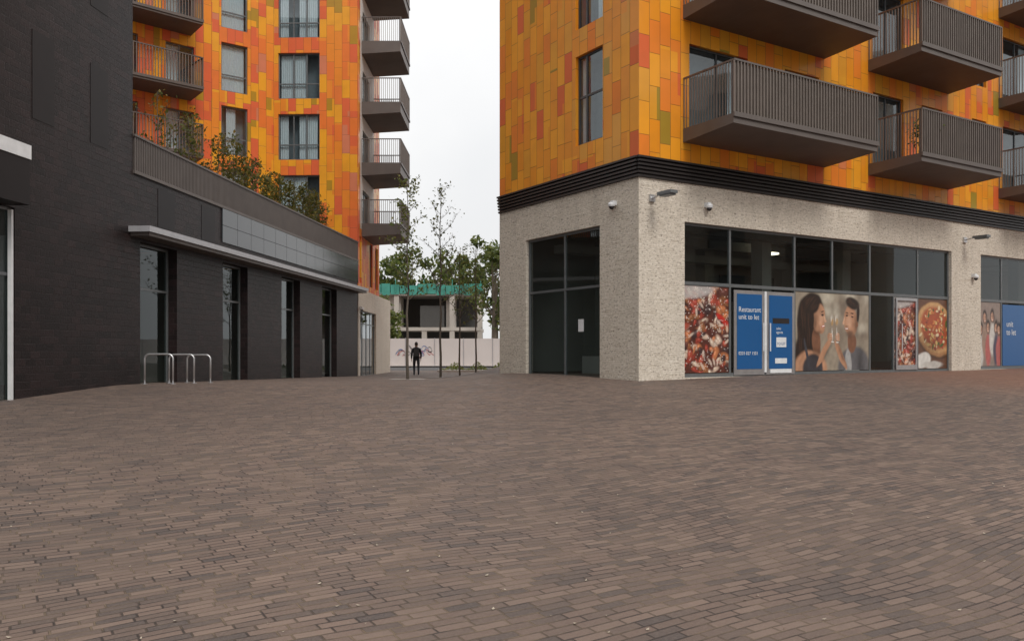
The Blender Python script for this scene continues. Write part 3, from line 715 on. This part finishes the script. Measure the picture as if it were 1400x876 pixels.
for i in range(8): 
    if i!=5: g.box(FC,-6+i*2.85,-5.5+i*2.85,3.95,7.2,-.6,-.05)
    g.box(FC,-6+i*2.85,-5.5+i*2.85,.55,3.6,-.6,-.05)
dkg.box(FC,-5.9,14.2,.5,7.2,-8,-6); dkg.box(FC,8,10.5,4,6.2,-1.,-.8)
g.box(FC,3.5,6.0,3.96,7.19,-3,-.7); g.box(FC,10.7,11.6,3.96,7.19,-3,-.9)
for i in range(22): gr.box(FC,-6.2+i*.94,-5.33+i*.94,7.3+.08*math.sin(i*2.1),8.3+.12*math.sin(i*1.3),.05,.12)
gr.box(FC,-6,14.3,8.1,8.22,-9,.03)
for i in range(8): gr.tube([FC.p(-6+i*2.9,7.5,.2),FC.p(-6+i*2.9,8.8,.2)],.05,5)
g.make('concrete_frame','conw',CB); gr.make('green_safety_netting','green',CB); dkg.make('dark_interior','intdark',CB)
DT=Geo(); TK=Geo()
TL=[(-44+i*2.5+random.uniform(-1,1),random.uniform(98,110),random.uniform(13.5,17)*(.88 if -44+i*2.5<-7 else 1.1)) for i in range(27)]
TL+=[(-1.6,75,11.5),(1.0,78,13),(3.2,76,13),(5.5,79,14),(-11.6,73,6.2),(-13.5,78,9)]
for x,y,H in TL:
    TK.tube([(x,y,0),(x,y,H*.6)],[.3,.15],6); far=y>90; sx=2.8 if far else 1.5
    for c_ in range(15):
        t=RNG.normal(size=3); t/=np.linalg.norm(t); cc=np.array([x,y,H*.62])+t*np.array([sx,sx,H*.30]); rr=random.uniform(.8,1.5)*(1 if far else .75)
        TK.tube([(x,y,H*.4),tuple(cc)],[.12,.03],4)
        for l_ in range(75):
            q=RNG.normal(size=3); q/=np.linalg.norm(q); DT.leaf(cc+q*rr*(RNG.rand()**.4)*np.array([1,1,.8]),.42 if far else .28)
DTo=empty('distant_trees'); DT.make('foliage','leafB',DTo); TK.make('trunks','bark',DTo)
PL_=empty('verge_planting'); g=Geo()
for i in range(2200):
    x=-4.5+RNG.rand()*6.5; y=52+RNG.rand()*1.6; g.leaf((x,y,.2+RNG.rand()**2*.6*(.3+.7*math.sin(x*2.2)**2)),.1)
g.make('foliage','leafA',PL_)
kb=Geo(); FK=Face((-8,51.6),(1,0)); kb.box(FK,3.4,12,.1,.34,-2.2,0); kb.make('kerb','conw',PL_)

g=Geo()
for i in range(380):
    y=3+RNG.rand()**1.5*20; x=(RNG.rand()-.5)*1.3*y; s=.006+RNG.rand()*.010
    if i%60==0: s*=2.
    z=gz(x,y)+.004+s*.2; a=RNG.rand()*6.28
    g.poly([(x+math.cos(a+t)*s*(1 if k%2 else .6),y+math.sin(a+t)*s*(1 if k%2 else .6),z+(.006 if k==1 else 0)) for k,t in enumerate((0,1.57,3.14,4.71))],None,(0,0,1))
g.make('leaf_litter','litter')

# ------------------------------------------------------------------ pedestrian (walking away)
def skinobj(name,verts,edges,rad,mat,parent,sub=2,root=0):
    me=bpy.data.meshes.new(name); me.from_pydata(verts,edges,[]); o=bpy.data.objects.new(name,me); scene.collection.objects.link(o)
    md=o.modifiers.new('skin','SKIN'); me_s=me.skin_vertices[0].data if me.skin_vertices else None
    if me_s is None:
        bpy.context.view_layer.objects.active=o; o.select_set(True); bpy.ops.mesh.customdata_skin_add(); me_s=me.skin_vertices[0].data
    for i,r in enumerate(rad):
        me_s[i].radius=(r,r) if not isinstance(r,tuple) else r
        me_s[i].use_root=(i==root)
    sb=o.modifiers.new('sub','SUBSURF'); sb.levels=sub; sb.render_levels=sub; md.use_smooth_shade=True
    me.materials.append(mat); o.parent=parent; return o
def bodymat():
    t=NT('clothing'); o,x=t.obj(); n=t.noise(o,18,3)
    c=t.ramp(t.m('DIVIDE',x[2],2.),[(0,(.02,.018,.018)),(.05,(.022,.024,.032)),(.44,(.012,.012,.015)),(.755,(.30,.17,.12))],True)
    c=t.mix(t.rng(n,.3,.7,0,.3),c,(.03,.03,.035)); t.set(c=c,r=.8); return t.mat
PE=empty('pedestrian'); bm=bodymat(); skm=plain('skin',(.36,.2,.14),.5); hm=plain('hair',(.02,.014,.01),.7)
V=[(0,0,.93),(0,.01,1.12),(0,.02,1.32),(0,.02,1.42),(0,.035,1.50),(0,.05,1.60),(0,.05,1.69),
 (-.10,0,.88),(-.11,.14,.50),(-.11,.05,.10),(-.11,.19,.05),
 (.10,0,.88),(.11,-.02,.50),(.11,-.22,.14),(.11,-.14,.04),
 (-.19,.01,1.38),(-.25,-.07,1.10),(-.25,.0,.88),(.19,.01,1.38),(.25,.05,1.10),(.24,.18,.90)]
E=[(0,1),(1,2),(2,3),(3,4),(4,5),(5,6),(0,7),(7,8),(8,9),(9,10),(0,11),(11,12),(12,13),(13,14),(3,15),(15,16),(16,17),(3,18),(18,19),(19,20)]
Rr=[(.17,.13),(.17,.12),(.19,.13),(.13,.10),.06,(.085,.10),(.07,.08),.10,.07,.05,.04,.10,.07,.05,.04,.075,.058,.042,.075,.058,.042]
objs=[skinobj('body',V,E,Rr,bm,PE)]
for hx,hy,hz,sg in ((-.25,.0,.88,-1),(.24,.18,.90,1)):
    vv=[(hx,hy,hz),(hx,hy+.01,hz-.07)];ee=[(0,1)];rr=[.028,(.018,.036)]
    for f,(dy,ln) in enumerate(((-.03,.065),(-.01,.078),(.012,.074),(.032,.058))):
        i=len(vv); vv+=[(hx,hy+dy,hz-.10),(hx-sg*.006,hy+dy*1.1,hz-.10-ln*.55),(hx-sg*.02,hy+dy*1.1,hz-.10-ln)]; ee+=[(1,i),(i,i+1),(i+1,i+2)]; rr+=[.009,.009,.007]
    i=len(vv); vv+=[(hx-sg*.01,hy+.045,hz-.06),(hx-sg*.015,hy+.06,hz-.10)]; ee+=[(0,i),(i,i+1)]; rr+=[.011,.009]
    objs.append(skinobj('hand',vv,ee,rr,skm,PE,1))
objs.append(skinobj('hair',[(0,.0,1.57),(0,.01,1.66),(0,.03,1.73),(0,.09,1.735)],[(0,1),(1,2),(2,3)],[(.085,.07),(.095,.09),(.085,.08),(.06,.05)],hm,PE))
objs.append(skinobj('nose',[(0,.135,1.63),(0,.16,1.605)],[(0,1)],[.012,.014],skm,PE,1))
for sx in (-.09,.09): objs.append(skinobj('ear',[(sx,.05,1.64),(sx,.05,1.60)],[(0,1)],[.012,.01],skm,PE,1))
g=Geo(); FBg=Face((0,0),(1,0)); g.box(FBg,-.14,.14,1.02,1.40,.13,.24); g.make('rucksack','black',PE)
px,py=-4.9,43.; PE.location=(px,py,gz(px,py)); PE.rotation_euler=(0,0,math.radians(8)); PE.scale=(.97,.97,.97)

# ------------------------------------------------------------------ sky + sun
W=bpy.data.worlds.new('World'); scene.world=W; W.use_nodes=True; nt=W.node_tree; n=nt.nodes; l=nt.links
for x in list(n): n.remove(x)
out=n.new('ShaderNodeOutputWorld'); sky=n.new('ShaderNodeTexSky'); sky.sky_type='NISHITA'; sky.sun_disc=False
sd=Vector((.35,-.62,.75)).normalized()
sky.sun_elevation=math.asin(sd.z); sky.sun_rotation=math.atan2(sd.x,sd.y); sky.dust_density=3
b1=n.new('ShaderNodeBackground'); b1.inputs[1].default_value=.1; l.new(sky.outputs[0],b1.inputs[0])
tc=n.new('ShaderNodeTexCoord'); sp=n.new('ShaderNodeSeparateXYZ'); l.new(tc.outputs['Generated'],sp.inputs[0])
ns=n.new('ShaderNodeTexNoise'); ns.inputs['Scale'].default_value=2.2; ns.inputs['Detail'].default_value=5; l.new(tc.outputs['Generated'],ns.inputs['Vector'])
cr=n.new('ShaderNodeValToRGB'); cr.color_ramp.elements[0].position=.3; cr.color_ramp.elements[0].color=(.83,.835,.845,1); cr.color_ramp.elements[1].position=.62; cr.color_ramp.elements[1].color=(.97,.965,.955,1)
l.new(ns.outputs['Fac'],cr.inputs[0])
mr=n.new('ShaderNodeMapRange'); mr.inputs[1].default_value=.0; mr.inputs[2].default_value=1; mr.inputs[3].default_value=.96; mr.inputs[4].default_value=1.55; l.new(sp.outputs[2],mr.inputs[0])
b2=n.new('ShaderNodeBackground'); l.new(cr.outputs[0],b2.inputs[0]); l.new(mr.outputs[0],b2.inputs[1])
mx=n.new('ShaderNodeMixShader'); mx.inputs[0].default_value=.93; l.new(b1.outputs[0],mx.inputs[1]); l.new(b2.outputs[0],mx.inputs[2]); l.new(mx.outputs[0],out.inputs[0])
sl=bpy.data.lights.new('sun','SUN'); sl.energy=1.5; sl.angle=math.radians(18); sl.color=(1,.95,.88)
so=bpy.data.objects.new('sun',sl); scene.collection.objects.link(so); so.rotation_euler=sd.to_track_quat('Z','Y').to_euler()

# ------------------------------------------------------------------ camera
cd=bpy.data.cameras.new('camera'); cd.sensor_width=36; cd.lens=29.52; cd.shift_y=.03; cd.clip_end=2000; cd.clip_start=.05
co=bpy.data.objects.new('camera',cd); scene.collection.objects.link(co); co.location=(0,0,1.5); co.rotation_euler=(math.radians(90),0,0)
scene.camera=co
